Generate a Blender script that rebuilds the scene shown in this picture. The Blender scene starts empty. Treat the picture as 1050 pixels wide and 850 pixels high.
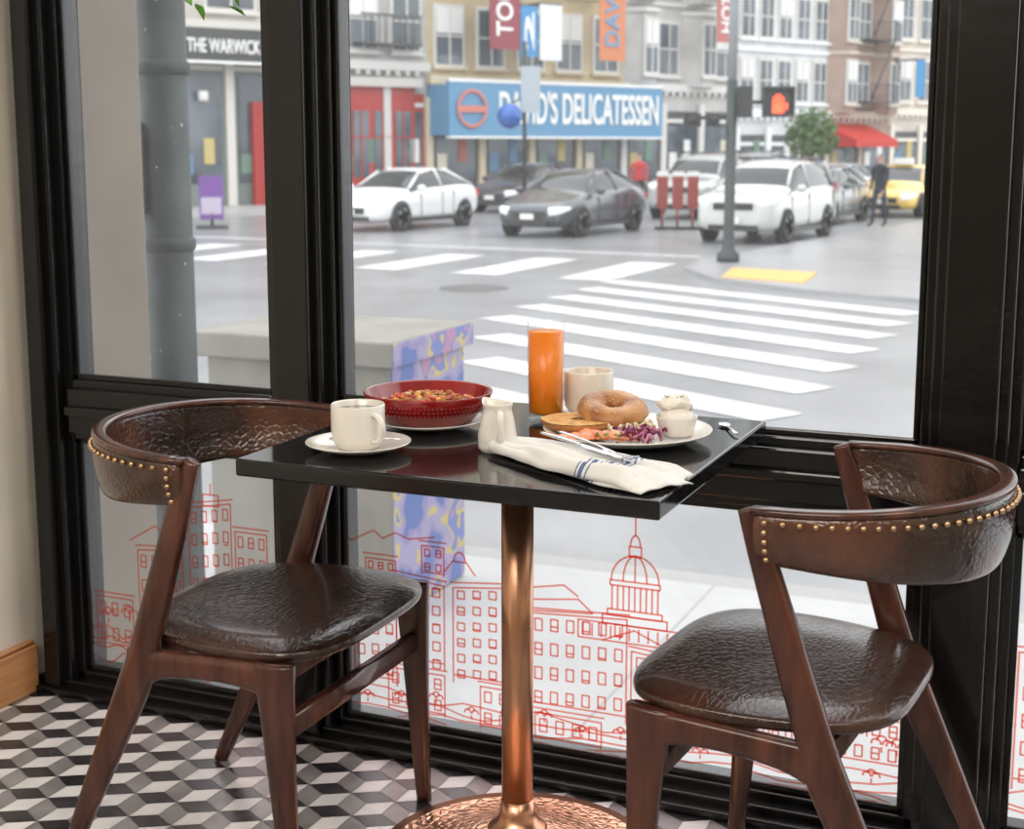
import bpy, math, random
from mathutils import Vector, Matrix, noise
random.seed(7)
V=Vector
C=bpy.context
SC=C.scene
pi=math.pi
try: SC.view_settings.view_transform='Standard'
except Exception: pass

# ------------------------------------------------------------------ materials
MATS={}
def mat(name,col,rough=.5,metal=0,var=0,vscale=8,bump=0,bscale=40,emit=0,spec=None,coat=0,col2=None,trans=0,detail=4,sss=0,stretch=None,voro=False):
    if name in MATS: return MATS[name]
    m=bpy.data.materials.new(name); m.use_nodes=True
    nt=m.node_tree; N=nt.nodes; L=nt.links; b=N['Principled BSDF']
    b.inputs['Base Color'].default_value=(*col,1); b.inputs['Roughness'].default_value=rough
    b.inputs['Metallic'].default_value=metal
    if spec is not None: b.inputs['Specular IOR Level'].default_value=spec
    if coat: b.inputs['Coat Weight'].default_value=coat; b.inputs['Coat Roughness'].default_value=.12
    if trans: b.inputs['Transmission Weight'].default_value=trans; b.inputs['IOR'].default_value=1.45
    if sss: b.inputs['Subsurface Weight'].default_value=sss; b.inputs['Subsurface Radius'].default_value=(.01,.006,.004)
    if emit: b.inputs['Emission Color'].default_value=(*col,1); b.inputs['Emission Strength'].default_value=emit
    tc=N.new('ShaderNodeTexCoord'); mp=N.new('ShaderNodeMapping'); L.new(tc.outputs['Object'],mp.inputs[0])
    if stretch: mp.inputs['Scale'].default_value=stretch
    if var or col2:
        n=N.new('ShaderNodeTexNoise'); n.inputs['Scale'].default_value=vscale; n.inputs['Detail'].default_value=detail
        L.new(mp.outputs[0],n.inputs['Vector'])
        r=N.new('ShaderNodeValToRGB'); r.color_ramp.elements[0].position=.35; r.color_ramp.elements[1].position=.68
        if col2: c2=col2
        else: c2=tuple(min(1,c*(1+var)) for c in col)
        c1=col if col2 else tuple(c*(1-var) for c in col)
        r.color_ramp.elements[0].color=(*c1,1); r.color_ramp.elements[1].color=(*c2,1)
        L.new(n.outputs['Fac'],r.inputs[0]); L.new(r.outputs[0],b.inputs['Base Color'])
    if bump:
        if voro:
            n2=N.new('ShaderNodeTexVoronoi'); n2.feature='DISTANCE_TO_EDGE'; n2.inputs['Scale'].default_value=bscale
            L.new(mp.outputs[0],n2.inputs['Vector'])
            mr=N.new('ShaderNodeMapRange'); mr.inputs['From Max'].default_value=.22
            L.new(n2.outputs['Distance'],mr.inputs['Value']); h=mr.outputs[0]
        else:
            n2=N.new('ShaderNodeTexNoise'); n2.inputs['Scale'].default_value=bscale; n2.inputs['Detail'].default_value=4
            L.new(mp.outputs[0],n2.inputs['Vector']); h=n2.outputs['Fac']
        bp=N.new('ShaderNodeBump'); bp.inputs['Strength'].default_value=bump; bp.inputs['Distance'].default_value=.002 if voro else .01
        L.new(h,bp.inputs['Height']); L.new(bp.outputs[0],b.inputs['Normal'])
    MATS[name]=m; return m

# ------------------------------------------------------------------ mesh builder
def link(o,parent=None):
    SC.collection.objects.link(o)
    if parent is not None: o.parent=parent
    return o
def empty(name,loc=(0,0,0),rz=0):
    e=bpy.data.objects.new(name,None); e.location=loc; e.rotation_euler=(0,0,rz); e.empty_display_size=.1
    return link(e)
def crom(P,k):
    n=len(P); out=[]
    for i in range(n-1):
        p0=P[max(i-1,0)];p1=P[i];p2=P[i+1];p3=P[min(i+2,n-1)]
        for j in range(k):
            t=j/k
            out.append([.5*((2*b)+(-a+c)*t+(2*a-5*b+4*c-d)*t*t+(-a+3*b-3*c+d)*t**3) for a,b,c,d in zip(p0,p1,p2,p3)])
    out.append(list(P[-1])); return out
class MB:
    def __init__(s): s.v=[];s.f=[];s.m=[];s.mats=[];s.sm=[]
    def mi(s,m):
        if m not in s.mats: s.mats.append(m)
        return s.mats.index(m)
    def add(s,vs,fs,m,smooth=False,M=None):
        o=len(s.v); k=s.mi(m)
        for v in vs: s.v.append((M@V(v)) if M is not None else V(v))
        for f in fs: s.f.append([i+o for i in f]); s.m.append(k); s.sm.append(smooth)
    def box(s,a,b,m,M=None):
        x0,x1=sorted((a[0],b[0]));y0,y1=sorted((a[1],b[1]));z0,z1=sorted((a[2],b[2]))
        vs=[(x0,y0,z0),(x1,y0,z0),(x1,y1,z0),(x0,y1,z0),(x0,y0,z1),(x1,y0,z1),(x1,y1,z1),(x0,y1,z1)]
        s.add(vs,[(3,2,1,0),(4,5,6,7),(0,1,5,4),(1,2,6,5),(2,3,7,6),(3,0,4,7)],m,False,M)
    def prism(s,pts,z0,z1,m,M=None):
        n=len(pts); vs=[(x,y,z0) for x,y in pts]+[(x,y,z1) for x,y in pts]
        fs=[list(range(n))[::-1],list(range(n,2*n))]+[(i,(i+1)%n,n+(i+1)%n,n+i) for i in range(n)]
        s.add(vs,fs,m,False,M)
    def lathe(s,prof,m,n=40,M=None,smooth=True,sx=1,sy=1):
        vs=[];fs=[]
        for r,z in prof:
            for i in range(n):
                a=2*pi*i/n; vs.append((r*math.cos(a)*sx,r*math.sin(a)*sy,z))
        for j in range(len(prof)-1):
            for i in range(n):
                fs.append((j*n+i,j*n+(i+1)%n,(j+1)*n+(i+1)%n,(j+1)*n+i))
        if prof[0][0]>1e-6: fs.append(list(range(n))[::-1])
        if prof[-1][0]>1e-6: fs.append([(len(prof)-1)*n+i for i in range(n)])
        s.add(vs,fs,m,smooth,M)
    def cyl(s,p,q,r,m,n=16,r2=None,M=None):
        s.sweep([p,q],[(r,r),(r2 or r,r2 or r)],m,n=n,k=1,pw=1,M=M)
    def sweep(s,pts,rad,m,ref=(0,1,0),n=14,k=6,pw=.6,M=None,closed=False):
        P=crom([list(p)+list(r) for p,r in zip(pts,rad)],k) if k>1 else [list(p)+list(r) for p,r in zip(pts,rad)]
        vs=[];fs=[];ref=V(ref)
        N=len(P)
        for i,p in enumerate(P):
            a=V(P[max(i-1,0)][:3]); b=V(P[min(i+1,N-1)][:3]); T=(b-a).normalized()
            A=T.cross(ref)
            if A.length<1e-3: A=T.cross(V((1,0.3,0)))
            A.normalize(); B=A.cross(T).normalized(); c=V(p[:3])
            for j in range(n):
                t=2*pi*j/n; cs,sn=math.cos(t),math.sin(t)
                u=math.copysign(abs(cs)**pw,cs)*p[3]; w=math.copysign(abs(sn)**pw,sn)*p[4]
                vs.append(c+A*u+B*w)
        for i in range(N-1):
            for j in range(n):
                fs.append((i*n+j,i*n+(j+1)%n,(i+1)*n+(j+1)%n,(i+1)*n+j))
        fs.append(list(range(n))[::-1]); fs.append([(N-1)*n+j for j in range(n)])
        s.add(vs,fs,m,True,M)
    def ball(s,c,r,m,n=12,sc=(1,1,1),M=None,wob=0):
        vs=[];fs=[];h=max(4,n//2)
        for j in range(h+1):
            ph=pi*j/h
            for i in range(n):
                t=2*pi*i/n; d=V((math.sin(ph)*math.cos(t)*sc[0],math.sin(ph)*math.sin(t)*sc[1],math.cos(ph)*sc[2]))
                k=1+wob*noise.noise(V(c)*50+d*1.7) if wob else 1
                vs.append(V(c)+d*r*k)
        for j in range(h):
            for i in range(n): fs.append((j*n+i,(j+1)*n+i,(j+1)*n+(i+1)%n,j*n+(i+1)%n))
        s.add(vs,fs,m,True,M)
    def grid(s,fn,nu,nv,m,M=None,closeu=False,smooth=True):
        vs=[V(fn(i/(nu if closeu else nu-1),j/(nv-1))) for j in range(nv) for i in range(nu)]
        fs=[]
        for j in range(nv-1):
            for i in range(nu if closeu else nu-1):
                fs.append((j*nu+i,j*nu+(i+1)%nu,(j+1)*nu+(i+1)%nu,(j+1)*nu+i))
        s.add(vs,fs,m,smooth,M)
    def obj(s,name,parent=None,loc=(0,0,0),rz=0,bevel=0,seg=2,subsurf=0,solid=0,fix=True):
        me=bpy.data.meshes.new(name); me.from_pydata([tuple(v) for v in s.v],[],s.f)
        for m in s.mats: me.materials.append(m)
        for i,p in enumerate(me.polygons): p.material_index=s.m[i]; p.use_smooth=s.sm[i]
        if fix:
            import bmesh
            bm=bmesh.new(); bm.from_mesh(me); bmesh.ops.remove_doubles(bm,verts=bm.verts,dist=1e-6)
            bmesh.ops.recalc_face_normals(bm,faces=bm.faces); bm.to_mesh(me); bm.free()
        me.update()
        o=bpy.data.objects.new(name,me); o.location=loc; o.rotation_euler=(0,0,rz); link(o,parent)
        if solid: q=o.modifiers.new('s','SOLIDIFY'); q.thickness=solid; q.offset=0
        if subsurf: q=o.modifiers.new('ss','SUBSURF'); q.levels=subsurf; q.render_levels=subsurf
        if bevel:
            q=o.modifiers.new('b','BEVEL'); q.width=bevel; q.segments=seg; q.limit_method='ANGLE'; q.angle_limit=.6
        return o
def T(x,y,z,rz=0,rx=0,ry=0,s=1):
    return Matrix.Translation((x,y,z))@Matrix.Rotation(rz,4,'Z')@Matrix.Rotation(ry,4,'Y')@Matrix.Rotation(rx,4,'X')@Matrix.Scale(s,4)
def text(name,body,w,h,m,parent,loc,rot,ext=.02):
    cu=bpy.data.curves.new(name,'FONT'); cu.body=body; cu.size=1; cu.extrude=ext; cu.align_x='CENTER'; cu.align_y='CENTER'
    cu.offset=.015
    cu.materials.append(m); o=bpy.data.objects.new(name,cu); link(o,parent); C.view_layer.update()
    d=o.dimensions; o.scale=(w/max(d.x,.01),h/max(d.y,.01),1); o.location=loc; o.rotation_euler=rot
    return o

# ------------------------------------------------------------------ camera
cd=bpy.data.cameras.new('camera'); cam=bpy.data.objects.new('camera',cd); link(cam)
cam.location=(0,-2.5,1.23); cam.rotation_euler=(math.radians(90-9.04),0,math.radians(23.2))
cd.lens=50; cd.sensor_width=36; cd.shift_y=-.041; cd.clip_end=300; cd.clip_start=.05
cd.dof.use_dof=True; cd.dof.focus_distance=2.35; cd.dof.aperture_fstop=7
SC.camera=cam

# ------------------------------------------------------------------ world + lights
w=bpy.data.worlds.new('overcast_sky'); SC.world=w; w.use_nodes=True
nt=w.node_tree; bg=nt.nodes['Background']
tc=nt.nodes.new('ShaderNodeTexCoord'); sp=nt.nodes.new('ShaderNodeSeparateXYZ'); rp=nt.nodes.new('ShaderNodeValToRGB')
nt.links.new(tc.outputs['Generated'],sp.inputs[0]); nt.links.new(sp.outputs['Z'],rp.inputs[0]); nt.links.new(rp.outputs[0],bg.inputs[0])
rp.color_ramp.elements[0].color=(.91,.93,.95,1); rp.color_ramp.elements[1].color=(.98,.98,1,1)
bg.inputs[1].default_value=2.6
def area(name,loc,size,power,col,target):
    l=bpy.data.lights.new(name,'AREA'); l.shape='RECTANGLE'; l.size=size[0]; l.size_y=size[1]; l.energy=power; l.color=col
    o=bpy.data.objects.new(name,l); link(o); o.location=loc
    o.rotation_euler=(V(target)-V(loc)).to_track_quat('-Z','Y').to_euler(); return o
area('interior_fill',(-.9,-3.2,2.9),(2.2,1.4),100,(1,.93,.84),(-.9,-.8,.5))  # unseen area lamp behind the camera, added to fill the interior
area('interior_fill',(.9,-1.6,2.9),(1.2,1.2),34,(1,.92,.82),(-.3,-.6,.5))  # second unseen lamp, added as weaker fill from the right

# ------------------------------------------------------------------ room shell
m_cream=mat('cream_paint',(.80,.74,.64),.7,var=.04,vscale=3)
m_blk=mat('black_gloss_paint',(.006,.006,.006),.2,bump=.10,bscale=30)
m_base=mat('oak_baseboard',(.50,.24,.09),.4,col2=(.62,.33,.14),vscale=6,stretch=(1,1,14))
m_t_w=mat('tile_white_marble',(.86,.85,.84),.24,col2=(.70,.70,.71),vscale=9,detail=8)
m_t_g=mat('tile_grey_marble',(.20,.195,.20),.24,col2=(.32,.31,.315),vscale=9,detail=8)
m_t_d=mat('tile_dark_marble',(.018,.017,.020),.26,col2=(.060,.056,.060),vscale=9,detail=8)
m_grout=mat('tile_grout',(.42,.41,.39),.8)
b=MB()
b.box((-2.6,-6,-.08),(2.2,.0,-.004),m_grout)
S=.055
for r in range(-2,70):
    for c in range(-2,48):
        cx=-2.30+c*S*math.sqrt(3)+(r%2)*S*math.sqrt(3)/2; cy=.05-r*1.5*S
        if cx<-2.30 or cx>1.8 or cy>-.0 or cy<-5.4: continue
        hx=[(cx+S*math.sin(pi/3*k),cy+S*math.cos(pi/3*k)) for k in range(6)]
        for k,mm in ((0,m_t_d),(2,m_t_w),(4,m_t_g)):
            q=[(cx,cy),hx[(k+5)%6],hx[k],hx[(k+1)%6]]
            mx=sum(p[0] for p in q)/4; my=sum(p[1] for p in q)/4
            b.add([(mx+(p[0]-mx)*.97,my+(p[1]-my)*.97,0) for p in q],[(0,1,2,3)],mm)
b.obj('floor',fix=False)
b=MB(); b.box((-2.5,-6,3.0),(2.2,.1,3.1),m_cream); b.obj('ceiling')
b=MB(); b.box((-2.40,-6,-.08),(-2.235,-.0,3.0),m_cream); b.obj('wall_left')
b=MB(); b.box((-2.5,-6.1,-.08),(2.3,-6.0,3.0),m_cream); b.obj('wall_back')
b=MB(); b.box((2.2,-6,-.08),(2.3,-.0,3.0),m_cream); b.obj('wall_right')
b=MB(); b.box((-2.235,-6,0),(-2.215,-.075,.112),m_base); b.box((-2.235,-6,.112),(-2.222,-.075,.122),m_base); b.obj('baseboard_left',bevel=.004)
# window wall: posts, rails
b=MB()
def post(x0,x1):
    w=x1-x0
    b.box((x0,-.03,0),(x1,.05,2.75),m_blk)
    b.box((x0+.018,-.055,0),(x1-.018,.05,2.75),m_blk)
    b.box((x0+.036,-.075,0),(x1-.036,.05,2.75),m_blk)
for x0,x1 in ((-2.235,-2.12),(-1.60,-1.445),(-.30,-.135),(1.0,1.16)): post(x0,x1)
PAN=((-2.12,-1.60),(-1.445,-.30),(-.135,1.0))
for x0,x1 in PAN:
    b.box((x0,-.03,.585),(x1,.05,.72),m_blk)
    b.box((x0,-.048,.603),(x1,.04,.702),m_blk)
    b.box((x0,-.062,.645),(x1,.04,.665),m_blk)
    b.box((x0,-.03,2.6),(x1,.05,2.75),m_blk)
b.box((-2.235,-.03,.0),(1.16,.05,.045),m_blk)
b.box((-2.235,-.06,.0),(1.16,.05,.03),m_blk)
b.box((-2.235,-.087,.0),(1.16,.05,.016),m_blk)
b.box((-2.235,-.03,2.75),(1.16,.05,3.0),m_cream)
b.box((1.16,-.03,0),(2.2,.05,3.0),m_cream)
b.box((-2.5,.0,-.75),(2.2,.05,-.0),mat('stone_plinth',(.3,.29,.27),.7))
b.obj('wall_window',bevel=.004,seg=2)
# glass + decals
def glassmat(name,haze=.03,tint=(.97,.98,.975,1),edge=.55):
    m=bpy.data.materials.new(name); m.use_nodes=True; N=m.node_tree.nodes; L=m.node_tree.links
    N.remove(N['Principled BSDF']); t=N.new('ShaderNodeBsdfTransparent'); g=N.new('ShaderNodeBsdfGlossy'); x=N.new('ShaderNodeMixShader')
    t.inputs[0].default_value=tint; g.inputs['Roughness'].default_value=.02
    lw=N.new('ShaderNodeLayerWeight'); lw.inputs[0].default_value=.5
    pw=N.new('ShaderNodeMath'); pw.operation='POWER'; pw.inputs[1].default_value=4; L.new(lw.outputs['Facing'],pw.inputs[0])
    mr=N.new('ShaderNodeMapRange'); mr.inputs['To Min'].default_value=.03; mr.inputs['To Max'].default_value=edge; L.new(pw.outputs[0],mr.inputs['Value'])
    L.new(mr.outputs[0],x.inputs[0]); L.new(t.outputs[0],x.inputs[1]); L.new(g.outputs[0],x.inputs[2])
    if haze:
        tr=N.new('ShaderNodeBsdfTranslucent'); tr.inputs[0].default_value=(.9,.92,.93,1); x2=N.new('ShaderNodeMixShader')  # added haze: translucent share in the glass lifts the outdoor blacks
        n=N.new('ShaderNodeTexNoise'); n.inputs['Scale'].default_value=140; n.inputs['Detail'].default_value=2
        tcc=N.new('ShaderNodeTexCoord'); L.new(tcc.outputs['Object'],n.inputs['Vector'])
        r=N.new('ShaderNodeMapRange'); r.inputs['From Min'].default_value=.66; r.inputs['From Max'].default_value=.74; r.inputs['To Min'].default_value=haze; r.inputs['To Max'].default_value=.22  # even haze as the floor, dirt specks where the noise peaks
        L.new(n.outputs['Fac'],r.inputs['Value']); L.new(r.outputs[0],x2.inputs[0]); L.new(x.outputs[0],x2.inputs[1]); L.new(tr.outputs[0],x2.inputs[2]); x=x2
    L.new(x.outputs[0],N['Material Output'].inputs[0])
    return m
m_glass=glassmat('window_glass',.05)
# the vinyl film is partly see-through: light street shows through a salmon tint
m_decal=bpy.data.materials.new('salmon_vinyl'); m_decal.use_nodes=True
N=m_decal.node_tree.nodes;L=m_decal.node_tree.links; N.remove(N['Principled BSDF'])
td=N.new('ShaderNodeBsdfTransparent'); td.inputs[0].default_value=(1.0,.38,.33,1); dd_=N.new('ShaderNodeBsdfDiffuse'); dd_.inputs[0].default_value=(.95,.28,.22,1)
xx=N.new('ShaderNodeMixShader'); xx.inputs[0].default_value=.15; L.new(td.outputs[0],xx.inputs[1]); L.new(dd_.outputs[0],xx.inputs[2]); L.new(xx.outputs[0],N['Material Output'].inputs[0])
class Dec:
    def __init__(s): s.b=MB()
    def L(s,x1,z1,x2,z2,w=.0040):
        d=V((x2-x1,0,z2-z1)); 
        if d.length<1e-5: return
        n=V((-d.z,0,d.x)).normalized()*w/2; e=d.normalized()*w*.1
        p=V((x1,-.003,z1))-e; q=V((x2,-.003,z2))+e
        s.b.add([p-n,q-n,q+n,p+n],[(0,1,2,3)],m_decal)
    def P(s,*pts):
        for a,c in zip(pts,pts[1:]): s.L(*a,*c)
    def R(s,x,z,w,h): s.P((x,z),(x+w,z),(x+w,z+h),(x,z+h),(x,z))
    def arc(s,cx,cz,rx,rz,a0,a1,n=10): s.P(*[(cx+rx*math.cos(a0+(a1-a0)*i/n),cz+rz*math.sin(a0+(a1-a0)*i/n)) for i in range(n+1)])
    def bld(s,x,z,w,h,nx,nz,tilt=0):
        s.P((x,z),(x,z+h),(x+w,z+h+tilt),(x+w,z))
        s.L(x-.006,z+h+.010,x+w+.006,z+h+tilt+.010)
        s.L(x+.002,z+h*.08,x+w,z+h*.08)
        for i in range(nx):
            for j in range(nz):
                ww=w/nx*.45; hh=h/nz*.48
                s.R(x+w*(i+.28)/nx,z+h*(j+.3)/nz+tilt*(i+.5)/nx,ww,hh)
                if (i+j)%2==0: s.L(x+w*(i+.28)/nx,z+h*(j+.3)/nz+hh*.5,x+w*(i+.28)/nx+ww,z+h*(j+.3)/nz+hh*.5)
    def hill(s,x0,x1,z,amp,n=26,seed=0):
        s.P(*[(x0+(x1-x0)*i/n, z+amp*noise.noise(V((i*.35+seed,seed,0)))) for i in range(n+1)])
    def tree(s,x,z,r):
        for k in range(3): s.arc(x+(k-1)*r*.6,z+r*(.8 if k==1 else .4),r*.5,r*.45,-.3,pi+.3,8)
        s.L(x,z-r*.6,x,z)
D=Dec()
cx=-.815
D.L(cx,.50,cx,.535); D.arc(cx,.478,.010,.022,0,pi); D.R(cx-.012,.458,.024,.020)
D.arc(cx,.408,.048,.052,0,pi,14); D.arc(cx,.408,.024,.052,0,pi,10); D.L(cx,.408,cx,.458)
D.R(cx-.05,.398,.1,.01); 
for i in range(9): D.L(cx-.046+i*.0115,.35,cx-.046+i*.0115,.398)
D.R(cx-.055,.338,.11,.012); D.R(cx-.065,.32,.13,.018)
D.R(cx-.115,.285,.23,.035)
for i in range(12): D.L(cx-.105+i*.019,.29,cx-.105+i*.019,.315)
D.P((cx-.065,.285),(cx,.312),(cx+.065,.285))
D.bld(-1.03,.12,.20,.2,6,4,.012); D.bld(-.82,.10,.26,.17,7,4,-.02)
D.P((-1.05,.345),(-.93,.36),(-.90,.335),(-1.03,.325),(-1.05,.345)); D.P((-1.04,.37),(-.96,.385),(-.93,.365))
D.bld(-1.20,.15,.14,.20,4,6,.015); D.bld(-1.14,.06,.10,.09,3,2); D.bld(-1.02,.06,.14,.055,4,1)
D.bld(-1.43,.12,.10,.18,3,4,.01); D.bld(-1.33,.17,.11,.19,3,5,-.01); D.bld(-1.35,.07,.13,.09,4,2)
D.bld(-1.27,.37,.05,.06,2,2); D.bld(-1.40,.33,.07,.06,3,2)
for i in range(4): D.hill(-1.44,-.31,.105-.018*i,.025,seed=i*3.1)
D.P((-1.44,.42),(-1.38,.45),(-1.36,.435),(-1.33,.45),(-1.30,.44),(-1.24,.45))
D.P((-1.22,.38),(-1.20,.405),(-1.17,.405),(-1.15,.38)); D.arc(-1.185,.405,.013,.02,0,pi)
for i in range(10): D.tree(-.56+i*.027,.27-.014*i+.012*(i%2),.017)
for i in range(8): D.tree(-.70+i*.03,.29+.006*(i%3),.016)
D.bld(-.55,.13,.10,.10,4,2); D.bld(-.43,.12,.12,.09,4,2)
D.P((-.56,.33),(-.47,.345),(-.40,.32),(-.31,.335)); D.P((-.56,.315),(-.46,.325),(-.31,.31))
for i in range(14): D.tree(-1.4+i*.08,.085+.01*(i%3),.014)
D2=Dec()
D2.bld(-1.84,.20,.11,.25,4,5,.02); D2.bld(-1.72,.22,.08,.19,3,4); D2.R(-1.80,.46,.04,.025); D2.L(-1.78,.485,-1.78,.51)
D2.bld(-1.98,.17,.12,.17,4,3,.01); D2.bld(-2.10,.10,.10,.12,3,2)
D2.P((-1.90,.37),(-1.88,.41),(-1.85,.42),(-1.85,.37)); D2.P((-2.0,.36),(-1.93,.40),(-1.90,.38))
for i in range(4): D2.hill(-2.11,-1.61,.14-.022*i,.03,seed=i*2.3)
for i in range(8): D2.tree(-2.07+i*.06,.17+.01*(i%3),.02)
D2.bld(-2.0,.06,.14,.06,4,1); D2.bld(-1.75,.08,.11,.08,3,2)
D3=Dec()
D3.bld(-.12,.12,.16,.25,4,5); D3.bld(.06,.14,.2,.3,5,6); D3.bld(.3,.1,.3,.2,7,4); D3.bld(.65,.12,.2,.28,5,5)
D3.R(-.10,.42,.05,.06); D3.P((-.11,.37),(-.08,.42),(-.05,.37))
for i in range(4): D3.hill(-.13,.99,.11-.02*i,.03,seed=i*4.3)
for k,((x0,x1),dd) in enumerate(zip(PAN,(D2,D,D3))):
    e=empty('window_%d'%(k+1))
    b=MB()
    for z0,z1 in ((.04,.59),(.715,2.61)): b.add([(x0,0,z0),(x1,0,z0),(x1,0,z1),(x0,0,z1)],[(0,1,2,3)],m_glass)
    b.obj('glass_pane',e,fix=False)
    b=MB()
    for z0,z1 in ((.045,.585),(.72,2.6)):
        for yy,t in ((-.018,.012),):
            b.box((x0,yy,z0),(x0+t,yy+.012,z1),m_blk); b.box((x1-t,yy,z0),(x1,yy+.012,z1),m_blk)
            b.box((x0,yy,z0),(x1,yy+.012,z0+t),m_blk); b.box((x0,yy,z1-t),(x1,yy+.012,z1),m_blk)
    b.obj('bead_moulding',e,bevel=.003)
    # separate each stroke by a hair so crossing strokes never share a plane
    for i in range(0,len(dd.b.v),4):
        for j in range(4): dd.b.v[i+j].y-=(i//4%40)*4e-6
    dd.b.obj('skyline_decal',e,fix=False)

# ------------------------------------------------------------------ table
m_top=mat('black_stone_top',(.007,.007,.008),.08,col2=(.014,.014,.015),vscale=140,detail=6)
m_cop=mat('brushed_copper',(.74,.40,.25),.30,metal=1,bump=.05,bscale=200,stretch=(1,1,.05))
m_ham=mat('hammered_copper',(.82,.50,.33),.26,metal=1,bump=.6,bscale=55,voro=True)
TX,TY=-.905,-.365
e=empty('bistro_table',(TX,TY,0))
b=MB(); b.box((-.345,-.315,.722),(.345,.315,.75),m_top); b.obj('tabletop',e,bevel=.004,seg=3)
b=MB(); b.lathe([(.0272,.03),(.0272,.715)],m_cop,40)
b.lathe([(.026,.715),(.09,.716),(.09,.7215),(.0,.7215)],m_blk,24)
b.lathe([(.052,.062),(.048,.066),(.036,.075),(.0305,.09),(.0275,.115)],m_cop,48)
b.obj('pole',e)
b=MB()
def basef(u,v):
    a=2*pi*u; r=.25*v; h=.006+.056*(.5+.5*math.cos(pi*min(1,v)))**1.2
    return (r*math.cos(a),r*math.sin(a),h)
b.grid(basef,72,30,m_ham,closeu=True); b.lathe([(.25,.0),(.252,.003),(.25,.0063)],m_cop,72)
b.obj('base_disc',e)

# ------------------------------------------------------------------ chairs
m_wd=mat('walnut_stain',(.042,.013,.009),.24,col2=(.115,.038,.023),vscale=5,stretch=(6,6,1),coat=.35)
m_lt=mat('croc_leather',(.016,.008,.006),.24,col2=(.070,.028,.017),vscale=7,bump=.22,bscale=95,voro=True,coat=.5,stretch=(1,.55,1))
m_lb=mat('croc_leather_back',(.018,.008,.006),.24,col2=(.130,.050,.027),vscale=7,bump=.32,bscale=85,voro=True,coat=.5,stretch=(1,.8,1))
m_sd=mat('brass_stud',(.62,.42,.25),.25,metal=1)
def chair(loc,rz):
    e=empty('dining_chair',(loc[0],loc[1],0),rz)
    for s in (-1,1):
        b=MB()
        b.sweep([(.028,s*.236,.742),(.0,s*.237,.66),(-.075,s*.236,.43),(-.10,s*.236,.36),(-.19,s*.234,.17),(-.27,s*.232,0)],
                [(.014,.011),(.019,.013),(.026,.0145),(.029,.015),(.021,.013),(.013,.0105)],m_wd,k=8)
        b.sweep([(-.10,s*.236,.385),(-.04,s*.236,.398),(.05,s*.236,.405),(.13,s*.236,.404),(.185,s*.235,.396)],
                [(.036,.0135),(.024,.0135),(.020,.0135),(.024,.0135),(.034,.0135)],m_wd,k=8)
        b.sweep([(.168,s*.235,.428),(.172,s*.235,.36),(.180,s*.234,.2),(.192,s*.232,0)],
                [(.036,.0155),(.030,.0155),(.021,.0135),(.0135,.0105)],m_wd,k=8)
        b.obj('side_frame',e)
    b=MB()
    b.sweep([(.176,-.225,.315),(.176,.225,.315)],[(.0115,.020)]*2,m_wd,ref=(0,0,1),k=1)
    b.sweep([(-.085,-.228,.395),(-.085,.228,.395)],[(.012,.022)]*2,m_wd,ref=(0,0,1),k=1)
    b.sweep([(.165,-.228,.405),(.165,.228,.405)],[(.012,.020)]*2,m_wd,ref=(0,0,1),k=1)
    b.obj('cross_rails',e)
    # seat
    b=MB()
    def out(a):
        c,s=math.cos(a),math.sin(a); p=.55
        x=math.copysign(abs(c)**p,c); y=math.copysign(abs(s)**p,s)
        hw=.236 if x>0 else .236-.035*(-x)
        return x*.203+.036,y*hw
    def seatf(u,v):
        a=2*pi*u; x,y=out(a)
        if v<.6:
            q=v/.6
            z=.452+.008*(1-q**2)-.010*math.exp(-((q*1.6)**2))
            if q>.80: z-=.009*((q-.80)/.2)**2
            return (.036+(x-.036)*q,y*q,z)
        q=(v-.6)/.4
        if q<.5: return (x*(1+.012*math.sin(q*2*pi)),y*(1+.012*math.sin(q*2*pi)),.443-.019*q*2)
        k=1-(q-.5)*2; return (.036+(x-.036)*k*.985,y*k*.985,.424)
    b.grid(seatf,72,40,m_lt,closeu=True)
    b.obj('seat',e,subsurf=1)
    # backrest band
    def band(t,off,zf):
        # t in -1..1 ; off thickness ; zf 0 bottom..1 top
        a=t*1.69
        rx,ry=.250,.243
        sq=math.cos(a); x=-.018-rx*(math.copysign(abs(sq)**.92,sq)); y=ry*math.sin(a)
        n=V((-math.cos(a)/rx,math.sin(a)/ry,0)).normalized()
        h=.078+.045*(math.cos(t*pi/2)**1.3)
        top=.742+.014*math.cos(t*pi/2)
        z=top-h*(1-zf)
        lean=.016*zf+.010*(1-abs(2*zf-1)**2)
        p=V((x,y,0))+n*(off+lean-.012); return (p.x,p.y,z)
    b=MB()
    prof=[(.5,0),(.9,.03),(1,.15),(1,.5),(1,.86),(.9,.97),(.5,1),(.1,.97),(0,.86),(0,.5),(0,.15),(.1,.03)]
    n=72; th=.020
    vs=[];fs=[]
    for i in range(n+1):
        t=-1+2*i/n
        for o,z in prof: vs.append(band(t,(o-.5)*th,z))
    k=len(prof)
    for i in range(n):
        for j in range(k): fs.append((i*k+j,i*k+(j+1)%k,(i+1)*k+(j+1)%k,(i+1)*k+j))
    fs.append(list(range(k))[::-1]); fs.append([n*k+j for j in range(k)])
    b.add(vs,fs,m_lb,True); b.obj('backrest',e,subsurf=1)
    # wooden top rail
    b=MB(); P=[band(-1+2*i/40,0,1.0) for i in range(41)]
    b.sweep(P,[(.0125,.006)]*41,m_wd,ref=(0,0,1),k=1,n=10); b.obj('top_rail',e)
    b=MB()
    for i in range(44):
        t=-.955+1.91*i/43; b.ball(band(t,th/2+.001,.84),.0052,m_sd,10,(.9,.9,.9))
    for s in (-1,1):
        for j in range(1,5): b.ball(band(s*.955,th/2+.001,.84-.17*j),.0052,m_sd,10,(.9,.9,.9))
    b.obj('studs',e)
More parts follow.
